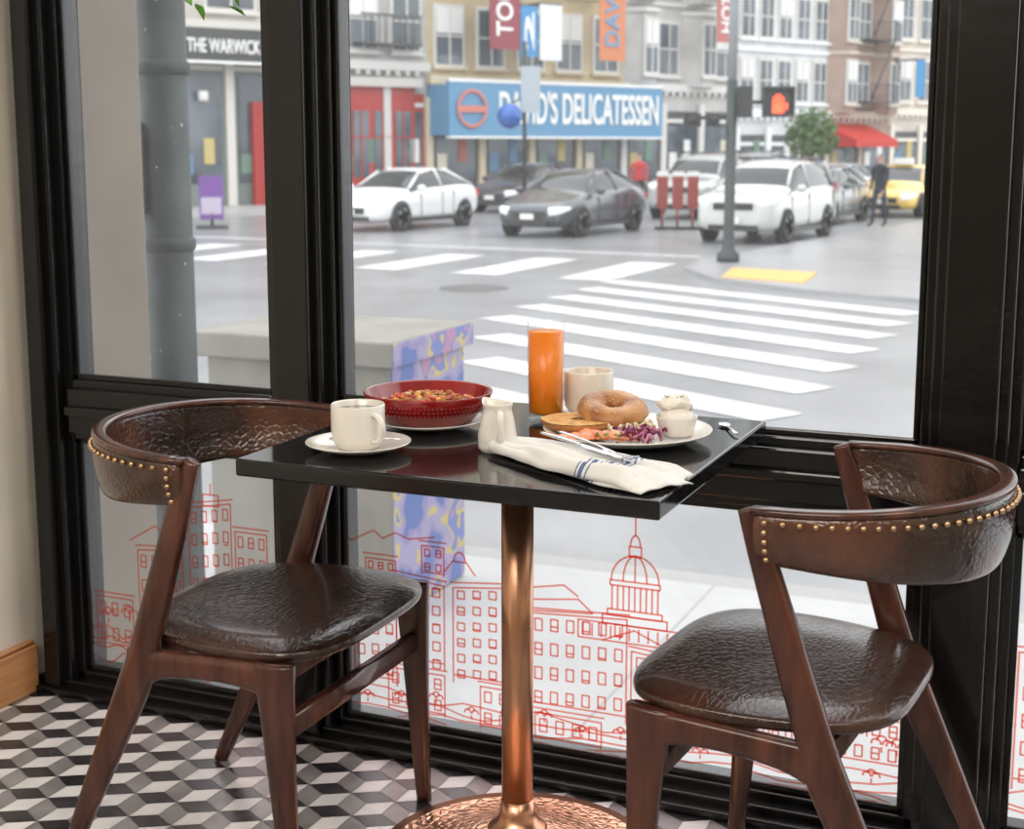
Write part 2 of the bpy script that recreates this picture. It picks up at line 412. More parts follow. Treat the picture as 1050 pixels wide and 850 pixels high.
    return e
chair((-1.35,-.455),0.0)
chair((-.400,-.402),math.radians(175))

# ------------------------------------------------------------------ tableware
Z0=.7505
m_cer=mat('white_porcelain',(.80,.77,.72),.18,coat=.3)
m_cer2=mat('cream_porcelain',(.74,.69,.60),.25,coat=.2)
m_cof=mat('black_coffee',(.03,.013,.006),.06)
m_ss=mat('stainless_steel',(.72,.72,.73),.16,metal=1)
def cup(name,x,y,z,r,h,m,handle,fill=None):
    e=empty(name,(x,y,z))
    b=MB(); t=.0032
    b.lathe([(0,.002),(r*.72,0),(r*.80,.004),(r*.95,.014),(r,.03),(r*1.0,h-.002),(r-t*.4,h),(r-t,h-.002),(r-t,.03),(r*.85,.012),(0,.008)],m,48)
    if fill: b.lathe([(r-t-.0003,h-.010),(0,h-.0098)],fill,40)
    b.obj('body',e)
    if handle is not None:
        b=MB(); pts=[]
        for i in range(9):
            a=-pi/2+pi*i/8; pts.append((r-.002+.024*math.cos(a)**.8 if math.cos(a)>0 else r-.003,0,h*.52+h*.30*math.sin(a)))
        b.sweep(pts,[(.0035,.0058)]*9,m,k=3,pw=.9); b.obj('handle',e,rz=handle)
    return e
def saucer(name,x,y,r,m,z=Z0):
    b=MB(); b.lathe([(0,.0015),(r*.5,.0),(r*.55,.003),(r*.8,.008),(r,.015),(r*1.0,.0165),(r*.98,.0165),(r*.78,.010),(r*.5,.005),(0,.0045)],m,56)
    return b.obj(name,loc=(x,y,z))
saucer('saucer',-1.10,-.555,.084,m_cer)
cup('coffee_cup',-1.10,-.555,Z0+.0046,.043,.072,m_cer,math.radians(-25),m_cof)
def spoon(name,x,y,z,rz,L=.13):
    b=MB(); b.sweep([(0,0,.004),(L*.3,0,.005),(L*.72,0,.003)],[(.0045,.0012),(.003,.0012),(.002,.0014)],m_ss,ref=(0,0,1),k=5,pw=.8)
    b.ball((L*.86,0,.003),.018,m_ss,16,(1,.62,.16)); return b.obj(name,loc=(x,y,z),rz=rz)
spoon('teaspoon',-1.035,-.530,Z0+.0155,math.radians(-160),.115)
# red bowl with granola on plate
m_red=mat('red_enamel',(.20,.009,.010),.16,col2=(.30,.016,.016),vscale=12,coat=.4)
saucer('side_plate',-1.085,-.335,.098,m_cer)
e=empty('cereal_bowl',(-1.085,-.335,Z0+.006))
b=MB(); R=.112
b.lathe([(0,0),(.055,0),(.075,.006),(.098,.028),(R,.056),(R-.001,.0585),(R-.004,.056),(.094,.03),(.07,.010),(0,.006)],m_red,64); b.obj('bowl',e)
b=MB(); m_spk=mat('pale_speckle',(.60,.22,.18),.4)
for rr,zz,nn in ((.1062,.043,90),(.1030,.036,84),(.0985,.0285,80)):
    for i in range(nn):
        a=2*pi*(i+.3*random.random())/nn; b.ball((rr*math.cos(a),rr*math.sin(a),zz),.0008,m_spk,6)
b.obj('rim_speckles',e)
fm=[mat('granola',(.50,.24,.09),.7,var=.3,vscale=90),mat('oat',(.72,.50,.26),.7),mat('dried_cranberry',(.50,.05,.04),.4),mat('strawberry_piece',(.72,.12,.06),.4),mat('yoghurt',(.86,.82,.74),.4),mat('dried_mango',(.85,.45,.10),.5)]
b=MB(); b.lathe([(.096,.032),(.05,.036),(0,.037)],fm[4],40)
for i in range(300):
    a=random.random()*2*pi; r=.086*math.sqrt(random.random()); h=.036+.018*(1-(r/.09)**2)*random.random()
    b.ball((r*math.cos(a),r*math.sin(a),h),random.uniform(.0035,.0068),random.choice([fm[0],fm[0],fm[0],fm[1],fm[2],fm[3],fm[5]]),8,(1,random.uniform(.5,1),random.uniform(.4,.8)),wob=.5)
b.obj('granola',e)
# creamer
e=empty('creamer_jug',(-.895,-.47,Z0))
b=MB()
def jug(u,v):
    a=2*pi*u
    zs=[0,0,.006,.025,.05,.068,.078,.078,.066,.04,.008]; rs=[0,.026,.031,.0315,.027,.0225,.0245,.022,.020,.024,.0]
    f=v*(len(zs)-1); i=min(int(f),len(zs)-2); q=f-i; z=zs[i]*(1-q)+zs[i+1]*q; r=rs[i]*(1-q)+rs[i+1]*q
    sp=max(0,math.cos(a))**6*max(0,(z-.055)/.023)
    return ((r+.012*sp)*math.cos(a),r*math.sin(a),z+.004*sp)
b.grid(jug,48,41,m_cer,closeu=True); b.obj('body',e,rz=math.radians(150))
b=MB(); b.sweep([(.022,0,.068),(.040,0,.064),(.045,0,.045),(.038,0,.026),(.028,0,.018)],[(.003,.0055)]*5,m_cer,k=5,pw=.9); b.obj('handle',e,rz=math.radians(-60))
# orange juice
m_gl=glassmat('clear_glass',0,(.985,.99,.99,1),.5)
m_oj=mat('orange_juice',(1.0,.25,.012),.3,col2=(1.0,.31,.02),vscale=20)
e=empty('juice_glass',(-.925,-.19,Z0))
b=MB(); b.lathe([(0,0),(.0295,0),(.0315,.002),(.0340,.174),(.0333,.1755),(.0323,.174),(.0300,.014),(.027,.011),(0,.0105)],m_gl,48); b.obj('tumbler',e)
b=MB(); b.lathe([(0,.0112),(.0265,.0116),(.0298,.0145),(.0318,.158),(.0,.1575)],m_oj,48); b.obj('juice',e)
cup('teacup',-.868,-.125,Z0+.004,.045,.078,m_cer2,math.radians(110))
saucer('saucer',-.868,-.125,.07,m_cer2)
# big plate w/ bagel
PX,PY=-.735,-.30
b=MB(); r=.140
b.lathe([(0,.002),(r*.6,0),(r*.66,.003),(r*.86,.009),(r*.99,.018),(r,.020),(r*.985,.0205),(r*.85,.0125),(r*.66,.007),(0,.0065)],m_cer,72)
b.obj('dinner_plate',loc=(PX,PY,Z0))
m_bg=mat('bagel_crust',(.30,.105,.025),.38,col2=(.62,.33,.12),vscale=22,bump=.2,bscale=120)
m_bc=mat('bagel_crumb',(.82,.50,.19),.75,col2=(.62,.28,.07),vscale=60,bump=.5,bscale=160)
m_see=mat('sesame_seed',(.80,.66,.42),.6)
def bagel(loc,M,name,seeds=False):
    b=MB()
    def f(u,v,sc=1):
        a=2*pi*u; t=2*pi*v; R,rr=.0350,.0250*sc
        c,s=math.cos(t),math.sin(t); z=s*rr*(.72 if s>0 else .0)
        k=1+.07*noise.noise(V((math.cos(a)*2,math.sin(a)*2,t*.3)))
        return M@V(((R+c*rr)*math.cos(a)*k,(R+c*rr)*math.sin(a)*k,z*k))
    b.grid(f,48,25,m_bg,closeu=True)
    def g(u,v):
        a=2*pi*u; q=.0105+(.0595-.0105)*v; k=1+.07*noise.noise(V((math.cos(a)*2,math.sin(a)*2,0)))
        return M@V((q*math.cos(a)*k,q*math.sin(a)*k,-.0012-.001*math.sin(pi*v)))
    b.grid(g,48,8,m_bc,closeu=True)
    if seeds:
        for i in range(70):
            p=f(random.random(),random.uniform(.08,.42),1.01); b.ball(p,.0011,m_see,6,(1.4,1,.6))
    return b.obj(name,loc=loc)
bagel((-.820,-.312,Z0+.0095),Matrix.Rotation(pi,4,'X')@Matrix.Translation((0,0,-.019)),'bagel_half')
bagel((-.772,-.268,Z0+.041),Matrix.Rotation(.14,4,'Y')@Matrix.Rotation(.24,4,'X'),'bagel_half',True)
# salmon, onions etc
m_sal=mat('smoked_salmon',(.80,.24,.10),.3,col2=(.90,.42,.24),vscale=45)
m_on=mat('red_onion',(.36,.05,.16),.35,col2=(.66,.38,.50),vscale=60)
m_cab=mat('red_cabbage',(.20,.02,.09),.4)
m_fen=mat('pickled_fennel',(.82,.74,.50),.4); m_cap=mat('caper',(.20,.24,.06),.4)
b=MB()
for i in range(8):
    ox=-.065+.012*i+random.uniform(-.005,.005); oy=-.070+.003*i+random.uniform(-.012,.012); rot=random.uniform(-.5,.5)
    M=T(ox,oy,.012+.0025*(i%3),rot)
    sd=i*5.3
    b.grid(lambda u,v:((u-.5)*.050*(1-.25*abs(v-.5)),(v-.5)*.034*(1-.3*(2*u-1)**2),.003*noise.noise(V((u*3,v*3,sd)))+.007*math.sin(pi*u)*math.sin(pi*v)+.0012*math.sin(u*12+sd)),18,10,m_sal,M=M)
b.obj('smoked_salmon',loc=(PX,PY,Z0),solid=.0022)
b=MB()
for i in range(34):
    ox=random.uniform(-.005,.062); oy=random.uniform(-.065,-.005); rr=random.uniform(.008,.018); a0=random.random()*6
    pts=[(ox+rr*math.cos(a0+k*.5),oy+rr*math.sin(a0+k*.5),.014+.010*random.random()+.006*math.sin(k+i)) for k in range(7)]
    b.sweep(pts,[(.0013,.0022)]*7,random.choice([m_on,m_cab,m_cab]),k=3,ref=(0,0,1),n=8)
b.obj('red_onion_slices',loc=(PX,PY,Z0))
b=MB()
for i in range(14): b.ball((random.uniform(-.04,.03),random.uniform(-.09,-.05),.014+random.random()*.01),.0032,m_cap,8)
b.obj('capers',loc=(PX,PY,Z0))
b=MB()
for i in range(16):
    ox=random.uniform(-.02,.04); oy=random.uniform(-.02,.03); a0=random.random()*6
    pts=[(ox+.016*math.cos(a0+k*.45),oy+.016*math.sin(a0+k*.45),.016+.012*random.random()) for k in range(6)]
    b.sweep(pts,[(.0014,.0028)]*6,m_fen,k=3,ref=(0,0,1),n=8)
b.obj('pickled_fennel',loc=(PX,PY,Z0))
e=empty('ramekin',(-.655,-.285,Z0+.0105))
b=MB(); b.lathe([(0,0),(.024,0),(.028,.004),(.034,.030),(.0345,.033),(.033,.033),(.031,.028),(.025,.008),(0,.006)],m_cer,40); b.obj('dish',e)
b=MB(); mcc=mat('cream_cheese',(.86,.82,.74),.45,bump=.4,bscale=120); b.ball((0,0,.030),.029,mcc,24,(1,1,.5),wob=.12)
b.ball((-.008,.010,.050),.024,mcc,24,(1.1,1,.70),wob=.5)
for i in range(10):
    a=random.random()*6.28; b.ball((.014*math.cos(a)-.008,.014*math.sin(a)+.005,.064),.0013,m_cap,6,(2,.6,.5))
b.obj('cream_cheese',e)
# napkin
m_nap=bpy.data.materials.new('linen_napkin'); m_nap.use_nodes=True
N=m_nap.node_tree.nodes;L=m_nap.node_tree.links;bs=N['Principled BSDF'];bs.inputs['Roughness'].default_value=.85
tcn=N.new('ShaderNodeUVMap'); sx=N.new('ShaderNodeSeparateXYZ'); rmp=N.new('ShaderNodeValToRGB'); rmp.color_ramp.interpolation='CONSTANT'
L.new(tcn.outputs[0],sx.inputs[0]); L.new(sx.outputs['X'],rmp.inputs[0]); L.new(rmp.outputs[0],bs.inputs['Base Color'])
W=(.80,.80,.79,1);BL=(.10,.17,.35,1)
cr=rmp.color_ramp; cr.elements[0].position=0;cr.elements[0].color=W;cr.elements[1].position=.70;cr.elements[1].color=BL
for p,cc in ((.708,W),(.722,BL),(.744,W),(.758,BL),(.766,W)):
    q=cr.elements.new(p); q.color=cc
vs=[];fs=[];uv=[]
def strip(A,B,w0,w1,z0,hh,seed,us=0,hump=.45):
    A=V(A);B=V(B);dv=B-A;Ln=dv.length;du=dv.normalized();dn=V((-du.y,du.x))
    nu,nv=64,24;o=len(vs)
    for j in range(nv):
        for i in range(nu):
            u=i/(nu-1);v=j/(nv-1)
            wd=(w0+(w1-w0)*u)*(1+.07*math.sin(u*9+seed))*(min(1,(u+.03)*9)**.5)
            env=max(0,math.sin(pi*v))**hump
            h=z0*min(1,u*14)+env*hh*(1+.3*math.sin(u*6+v*3+seed)+.45*noise.noise(V((u*5,v*3,seed))))+env*.0032*math.sin(v*17+u*6+1.4*math.sin(u*9+seed))
            h*=min(1,(1.0-u)*9+.25)
            off=.010*math.sin(u*4.6+seed)+.004*noise.noise(V((u*8,v*2,seed)))
            p=A+du*(u*Ln+.012*(v-.5)*math.sin(seed))+dn*((v-.5)*wd+off)
            vs.append((p.x,p.y,Z0+.001+max(0,h))); uv.append((u,v))
    for j in range(nv-1):
        for i in range(nu-1): fs.append((o+j*nu+i,o+j*nu+i+1,o+(j+1)*nu+i+1,o+(j+1)*nu+i))
strip((-.915,-.462),(-.566,-.612),.060,.105,.002,.013,1.0)
strip((-.905,-.475),(-.60,-.640),.048,.060,.007,.018,2.6)
strip((-.910,-.450),(-.560,-.560),.050,.052,.006,.013,4.1)
me=bpy.data.meshes.new('napkin'); me.from_pydata(vs,[],fs); me.materials.append(m_nap)
ul=me.uv_layers.new(name='UVMap')
for lp in me.loops: ul.data[lp.index].uv=uv[lp.vertex_index]
for p in me.polygons: p.use_smooth=True
o=bpy.data.objects.new('cloth_napkin',me); link(o)
q=o.modifiers.new('s','SOLIDIFY'); q.thickness=.0018; q.offset=1
# fork and knife on napkin
def fork(x,y,z,rz,tilt):
    b=MB(); M=Matrix.Rotation(tilt,4,'Y')
    b.sweep([(0,0,.002),(.05,0,.003),(.105,0,.002),(.125,0,.0)],[(.005,.0014),(.0035,.0014),(.0026,.0018),(.008,.0012)],m_ss,ref=(0,0,1),k=6,pw=.8,M=M)
    b.sweep([(.122,0,0),(.135,0,-.003),(.143,0,-.003)],[(.008,.0012),(.0115,.0012),(.0115,.0012)],m_ss,ref=(0,0,1),k=4,pw=.6,M=M)
    for i in range(4):
        yy=-.0095+i*.00633; b.sweep([(.142,yy,-.003),(.165,yy,.001),(.186,yy,.006)],[(.0018,.001),(.0016,.001),(.0009,.0007)],m_ss,ref=(0,0,1),k=4,n=8,M=M)
    return b.obj('fork',loc=(x,y,z),rz=rz)
def knife(x,y,z,rz,tilt):
    b=MB(); M=Matrix.Rotation(tilt,4,'Y')
    b.sweep([(0,0,.002),(.04,0,.0025),(.09,0,.002)],[(.0055,.002),(.0065,.0025),(.004,.002)],m_ss,ref=(0,0,1),k=5,pw=.8,M=M)
    b.sweep([(.09,0,.002),(.11,.001,.002),(.17,.002,.002),(.205,-.003,.002)],[(.004,.0015),(.0085,.0007),(.0085,.0006),(.002,.0004)],m_ss,ref=(0,0,1),k=6,pw=.8,M=M)
    return b.obj('table_knife',loc=(x,y,z),rz=rz)
fork(-.790,-.468,Z0+.038,math.radians(-33),.06)
knife(-.815,-.478,Z0+.036,math.radians(-28),.05)
spoon('teaspoon',-.575,-.205,Z0+.0005,math.radians(118),.10)

# ------------------------------------------------------------------ hanging plant (inside, above)
m_leaf=mat('green_leaf',(.10,.33,.04),.4,col2=(.20,.48,.07),vscale=10)
e=empty('hanging_plant',(-1.445,-.30,.0))
b=MB(); b.lathe([(0,1.72),(.07,1.72),(.10,1.80),(.11,1.88),(.10,1.88),(0,1.86)],mat('terracotta',(.5,.2,.1),.7),32); b.obj('pot',e)
b=MB()
for k in range(3):
    a=k*2.09; b.cyl((.1*math.cos(a),.1*math.sin(a),1.87),(0,0,2.999),.0015,m_blk,6)
b.obj('cords',e)
b=MB()
def leaf(b,p,rz,ry,L):
    M=T(*p,rz,0,ry)
    b.add([(0,0,0),(L*.35,L*.22,.004),(L*.7,L*.16,.002),(L,0,-.006),(L*.7,-L*.16,.002),(L*.35,-L*.22,.004),(L*.5,0,-.003)],[(0,6,1),(1,6,2),(2,6,3),(3,6,4),(4,6,5),(5,6,0)],m_leaf,True,M)
for k in range(10):
    a=k*.63; ln=random.uniform(.18,.30) if k not in (4,5,6) else .365
    pts=[(.09*math.cos(a),.09*math.sin(a),1.87),(.12*math.cos(a),.12*math.sin(a),1.84),(.12*math.cos(a),.12*math.sin(a),1.87-ln)]
    b.sweep(pts,[(.0015,.0015)]*3,m_leaf,k=5,n=6)
    for i in range(14):
        z=1.85-ln*i/13.; leaf(b,(.12*math.cos(a),.12*math.sin(a),z),random.random()*6.28,random.uniform(.2,.7),random.uniform(.03,.045))
b.obj('vines',e,fix=False)

# ================================================================== EXTERIOR
GZ=-.72
m_asp=mat('asphalt',(.255,.26,.27),.28,var=.16,vscale=.7,bump=.12,bscale=60)
m_sw=mat('sidewalk_concrete',(.42,.42,.42),.45,var=.09,vscale=1.6,bump=.15,bscale=50)
m_curb=mat('curb_concrete',(.34,.34,.33),.7)
m_pw=mat('road_paint',(.72,.72,.72),.5,col2=(.48,.48,.49),vscale=7,detail=8)
m_py=mat('tactile_yellow',(.72,.44,.13),.6)
b=MB(); b.box((-90,.06,GZ-.1),(60,120,GZ),m_asp); b.obj('ground')
b=MB(); b.box((-60,.06,GZ),(40,3.15,-.60),m_sw)
b.box((-60,3.15,GZ),(40,3.3,-.60),m_curb)
for i in range(-14,8): b.box((i*1.5,.06,-.6),(i*1.5+.012,3.2,-.599),m_curb)
b.obj('sidewalk')
b=MB()
for i,y in enumerate((6.35,7.6,8.85,10.05,11.25,12.4,13.5,14.6)):
    xl=(-4.9,-5.4,-6.0,-6.6,-6.7,-6.75,-6.8,-6.85)[i]
    p=V((xl,y+(-2.2-xl)*.54)); q=V((-2.2,y)); n=V((.475,.88))*.24
    b.add([(*(p-n),GZ+.006),(*(q-n),GZ+.006),(*(q+n),GZ+.006),(*(p+n),GZ+.006)],[(0,1,2,3)],m_pw)
for i in range(10):
    x=-7.3-1.85*i; y=17.2+.2*i
    b.add([(x-.42,y,GZ+.006),(x+.42,y-.1,GZ+.006),(x+.47,y+3.3,GZ+.006),(x-.37,y+3.4,GZ+.006)],[(0,1,2,3)],m_pw)
b.add([(-25,23.8,GZ+.006),(-6.9,22.0,GZ+.006),(-6.9,22.25,GZ+.006),(-25,24.05,GZ+.006)],[(0,1,2,3)],m_pw)
b.obj('crosswalk',fix=False)
b=MB(); b.lathe([(.48,GZ),(.48,GZ+.008),(.40,GZ+.010),(0,GZ+.010)],mat('cast_iron',(.10,.10,.10),.5),32); b.obj('manhole_cover',loc=(-8.25,15.4,0))
cs=[(-6.5,20.6),(-6.35,19.2),(-5.4,17.6),(-3.9,16.5),(-2.2,15.8),(12,13.0),(12,66),(-3.0,66),(-4.3,40),(-5.0,33),(-6.0,26)]
b=MB(); b.prism(cs,GZ,GZ+.06,mat('corner_concrete',(.33,.33,.34),.3,var=.10,vscale=1.2)); b.obj('corner_sidewalk')
b=MB(); b.prism([(-5.35,17.75),(-4.05,17.3),(-4.2,19.0),(-5.6,19.3)],GZ+.06,GZ+.075,m_py); b.obj('tactile_paving')

# utility box
m_con=mat('planter_concrete',(.25,.24,.21),.8,var=.12,vscale=4,bump=.2,bscale=20)
mm=mat('painted_mural',(.4,.35,.6),.5)
N=mm.node_tree.nodes;L=mm.node_tree.links
n=N.new('ShaderNodeTexNoise');n.inputs['Scale'].default_value=5.0;n.inputs['Detail'].default_value=2
tcx=N.new('ShaderNodeTexCoord');L.new(tcx.outputs['Object'],n.inputs['Vector'])
r=N.new('ShaderNodeValToRGB');r.color_ramp.interpolation='CONSTANT'
r.color_ramp.elements[0].color=(.08,.13,.34,1);r.color_ramp.elements[1].position=.42;r.color_ramp.elements[1].color=(.22,.19,.36,1)
for p,c in ((.48,(.28,.25,.40,1)),(.57,(.45,.36,.12,1)),(.60,(.14,.17,.40,1)),(.66,(.36,.18,.30,1))):
    q=r.color_ramp.elements.new(p);q.color=c
L.new(n.outputs['Fac'],r.inputs[0]);L.new(r.outputs[0],N['Principled BSDF'].inputs['Base Color'])
e=empty('concrete_planter',(0,0,0))
b=MB(); b.box((-3.36,2.22,-.6),(-2.53,2.88,.40),m_con); b.box((-3.40,2.18,.40),(-2.50,2.92,.50),m_con); b.obj('body',e,bevel=.01)
b=MB(); b.box((-2.53,2.23,-.59),(-2.524,2.87,.40),mm); b.box((-2.50,2.19,.405),(-2.496,2.91,.495),mm); b.obj('mural_panel',e)
# exterior pilaster + pole
b=MB(); mp_=mat('taupe_stone',(.22,.19,.155),.8,var=.08,vscale=3)
b.box((-3.2,.06,-.6),(-2.40,.62,4.0),mp_); b.box((-3.2,.06,-.6),(-2.37,.65,-.3),mp_); b.obj('stone_pilaster',bevel=.01)
m_pole=mat('weathered_pole_paint',(.045,.058,.058),.6,var=.3,vscale=8,bump=.3,bscale=20)
m_flk=mat('paint_flake',(.6,.6,.58),.7)
b=MB(); b.lathe([(.12,-.6),(.12,-.45),(.085,-.42),(.078,-.3),(.075,4.5)],m_pole,28)
for z in (.9,1.45): b.lathe([(.079,z),(.086,z+.01),(.086,z+.035),(.079,z+.045)],m_pole,28)
b.box((-.10,-.10,1.02),(-.02,-.06,1.3),m_pole)
for i in range(120):
    a=random.random()*6.28; z=random.uniform(-.2,1.8); b.ball((.0745*math.cos(a),.0745*math.sin(a),z),random.uniform(.002,.007),m_flk,8,(.5,.5,1.2),wob=.6)
b.obj('utility_pole',loc=(-2.80,1.25,0))

# traffic pole
e=empty('traffic_signal_pole',(-6.0,20.6,GZ+.06))
m_dk=mat('signal_black',(.02,.02,.022),.4); m_tp=mat('signal_pole_green',(.045,.055,.055),.5)
b=MB(); b.lathe([(.19,0),(.19,.12),(.11,.2),(.09,.4),(.088,2.95),(.088,2.95)],m_tp,24); b.lathe([(.075,2.95),(.07,6)],mat('pole_grey',(.28,.30,.32),.4),24)
b.box((.1,-.18,2.35),(.32,.1,2.85),m_dk); b.cyl((.1,0,2.6),(.6,0,2.6),.03,m_dk)
b.cyl((-.7,0,2.35),(0,0,2.35),.03,m_dk); b.box((-.78,-.12,2.2),(-.5,.1,2.42),m_dk); b.box((-.42,-.12,2.2),(-.2,.1,2.40),m_dk)
b.ball((-.64,-.14,2.3),.07,m_dk); b.ball((-.3,-.14,2.3),.07,m_dk)
b.obj('pole',e,rz=math.radians(20))
b=MB(); b.box((.50,-.16,2.36),(.96,.12,2.82),m_dk); b.box((.48,-.30,2.80),(.98,-.12,2.84),m_dk); b.box((.48,-.30,2.36),(.51,-.12,2.82),m_dk); b.box((.95,-.30,2.36),(.98,-.12,2.82),m_dk)
m_hand=mat('signal_orange',(1,.075,.02),.4,emit=2.4)
b.box((.64,-.175,2.42),(.82,-.162,2.56),m_hand)
for i in range(4): b.box((.642+i*.046,-.175,2.56),(.676+i*.046,-.162,2.68+.04*(1 if i in(1,2) else 0)),m_hand)
b.box((.83,-.175,2.48),(.88,-.162,2.58),m_hand)
b.obj('pedestrian_signal',e,rz=math.radians(20))

# cars
m_tire=mat('tire_rubber',(.015,.015,.016),.8); m_rim=mat('alloy_rim',(.45,.46,.48),.3,metal=.8)
m_cg=mat('car_window',(.02,.025,.03),.05); m_hl=mat('headlight',(.85,.87,.9),.1,emit=.25); m_tl=mat('tail_light',(.5,.02,.02),.2); m_plt=mat('licence_plate',(.8,.8,.78),.5)
SED=dict(L=4.55,st=[(0,.60,.32,.52,.58,.50),(.12,.80,.22,.62,.70,.66),(.5,.87,.20,.73,.81,.71),(.9,.90,.20,.80,.88,.72),(1.25,.91,.2,.88,.96,.70),(1.65,.92,.2,.92,1.20,.64),(2.05,.92,.2,.94,1.38,.58),(2.6,.92,.2,.96,1.46,.60),(3.1,.92,.2,.98,1.42,.59),(3.6,.92,.2,1.0,1.30,.58),(4.15,.89,.22,1.0,1.08,.62),(4.45,.82,.3,.88,.96,.60),(4.55,.72,.4,.70,.80,.55)],wh=(.85,3.6),r=.33)
SUV=dict(L=4.6,st=[(0,.70,.35,.80,.88,.62),(.10,.86,.26,.92,1.0,.74),(.5,.91,.24,.99,1.07,.77),(.9,.92,.24,1.02,1.10,.78),(1.15,.92,.24,1.05,1.13,.76),(1.75,.93,.24,1.08,1.64,.66),(2.3,.93,.24,1.09,1.73,.68),(3.0,.93,.24,1.10,1.74,.68),(4.1,.93,.24,1.12,1.70,.66),(4.5,.90,.26,1.10,1.18,.70),(4.6,.84,.35,.9,1.0,.66)],wh=(.88,3.65),r=.37)
def car(loc,rz,col,K,name='car',sc=1.0,taxi=False,bar=True):
    e=empty(name,(loc[0],loc[1],GZ),rz); e.scale=(sc,sc,sc); L=K['L']; st=K['st']
    mp=mat('car_paint_%d_%d_%d'%tuple(int(c*99) for c in col),col,.22,coat=.8)
    b=MB(); rings=[]
    for x,w,zb,zt,zr,wr in st:
        h=[(0,zb),(w*.9,zb),(w*.98,zb+.12),(w,zb+.30 if zt-zb>.4 else (zb+zt)/2),(w*.985,zt-.06),(w*.93,zt),((w*.93+wr)/2+.03,(zt+zr)/2+.02),(wr+.02,zr-.03),(wr*.75,zr),(0,zr+.012)]
        ring=[(x-L/2,y,z) for y,z in h]+[(x-L/2,-y,z) for y,z in h[-2:0:-1]]
        rings.append(ring)
    n=len(rings[0]); nn=len(rings)
    cab=[i for i in range(nn) if st[i][4]-st[i][3]>.27]; c0,c1=cab[0],cab[-1]
    hi=[i for i in range(nn) if st[i][4]>max(q[4] for q in st)-.13]; h0,h1=hi[0],hi[-1]
    vs=[p for r in rings for p in r]
    for i in range(nn-1):
        for j in range(n):
            jj=j if j<9 else n-1-j
            g=False
            if jj in(5,6) and c0-1<=i<=c1: g=True
            if jj in(7,8) and ((c0-1<=i<h0) or (h1<=i<=c1)): g=True
            b.add([vs[i*n+j],vs[i*n+(j+1)%n],vs[(i+1)*n+(j+1)%n],vs[(i+1)*n+j]],[(0,1,2,3)],m_cg if g else mp,True)
    b.add(rings[0],[list(range(n))],mp); b.add(rings[-1],[list(range(n))],mp)
    b.obj('body',e,subsurf=1)
    b=MB()
    for s in (-1,1):
        for i in ((h0+h1)//2,):
            x,w,zb,zt,zr,wr=st[i]; b.cyl((x-L/2+.05,s*w*.94,zt),(x-L/2,s*(wr+.03),zr-.02),.03,mp,8)
        x,w,zb,zt,zr,wr=st[c0-1]; x2,w2,_,zt2,zr2,wr2=st[h0]
        b.cyl((x-L/2,s*w*.84,zt+.02),(x2-L/2,s*(wr2+.01),zr2-.03),.035,mp,8)
        x,w,zb,zt,zr,wr=st[min(c1+1,nn-1)]; x2,w2,_,zt2,zr2,wr2=st[h1]
        b.cyl((x-L/2,s*w*.86,zt),(x2-L/2,s*(wr2+.01),zr2-.03),.05,mp,8)
        x=st[c0-1][0]+.25-L/2; zt=st[c0][3]; b.ball((x,s*1.02,zt+.06),.12,mp,10,(.7,1,.7))
        for i in ((h0+h1)//2,h0-1,h1): b.box((st[i][0]-L/2-.008,s*(st[i][1]*.975),.35),(st[i][0]-L/2+.008,s*(st[i][1]*1.0),st[i][3]-.08),m_dk)
        b.box((st[1][0]-L/2+.9,s*.89,.2),(L/2-.9,s*.925,.30),m_dk)
    if K is SUV and bar:
        for s in (-1,1): b.cyl((-.4,s*.58,1.78),(1.7,s*.58,1.76),.025,m_dk,8)
    b.obj('trim_and_mirrors',e)
    b=MB(); x0=-L/2; zt=st[1][3]; w=st[1][1]
    for s in (-1,1):
        b.sweep([(x0+.05,s*(w*.62),zt-.05),(x0+.12,s*(w*.86),zt-.03),(x0+.40,s*(w*1.05),zt+.02)],[(.055,.09),(.06,.08),(.02,.03)],m_hl,ref=(0,0,1),k=3,n=10)
        b.box((L/2-.14,s*w*.98,zt+.1),(L/2+.01,s*w*.62,zt+.28),m_tl)
        b.ball((x0+.10,s*w*.72,st[1][2]+.16),.07,m_dk,10,(.5,1,.7))
    b.box((x0-.02,-w*.5,zt-.20),(x0+.1,w*.5,zt-.06),m_dk); b.box((x0-.02,-w*.62,st[1][2]+.04),(x0+.1,w*.62,st[1][2]+.14),m_dk)
    b.box((x0-.04,-.16,st[1][2]+.18),(x0,.16,st[1][2]+.30),m_plt)
    if taxi: b.box((-.15,-.25,1.45),(.15,.25,1.62),m_plt)
    b.obj('lights_and_grille',e)
    b=MB(); r=K['r']
    for wx in K['wh']:
        for s in (-1,1):
            M=T(wx-L/2,s*.80,r,0,pi/2*-s)
            b.lathe([(0,-.08),(r*.9,-.08),(r,-.05),(r,.12),(r*.93,.15),(r*.68,.15),(r*.66,.13)],m_tire,28,M=M)
            b.lathe([(r*.66,.13),(r*.60,.10),(0,.10)],m_dk,28,M=M)
            b.lathe([(r*.66,.148),(r*.62,.148),(r*.60,.13)],m_rim,28,M=M)
            for k in range(5):
                a=k*2*pi/5; b.sweep([(0,0,.13),(r*.63*math.cos(a),r*.63*math.sin(a),.14)],[(.04,.012),(.035,.012)],m_rim,ref=(0,0,1),k=1,n=8,M=M)
            b.lathe([(r*1.16,.0),(r*1.16,.105),(r*.95,.108)],m_dk,28,M=M)
    b.obj('wheels',e)
    return e
a0=math.radians(84)
car((-16.1,28.4),a0,(.80,.81,.82),SED)
car((-11.55,28.1),a0,(.045,.055,.07),SED)
car((-17.0,38.3),a0,(.03,.035,.04),SED)
car((-10.9,36.8),a0,(.42,.43,.42),SUV)
car((-7.0,27.8),a0,(.58,.59,.56),SUV,sc=.96)
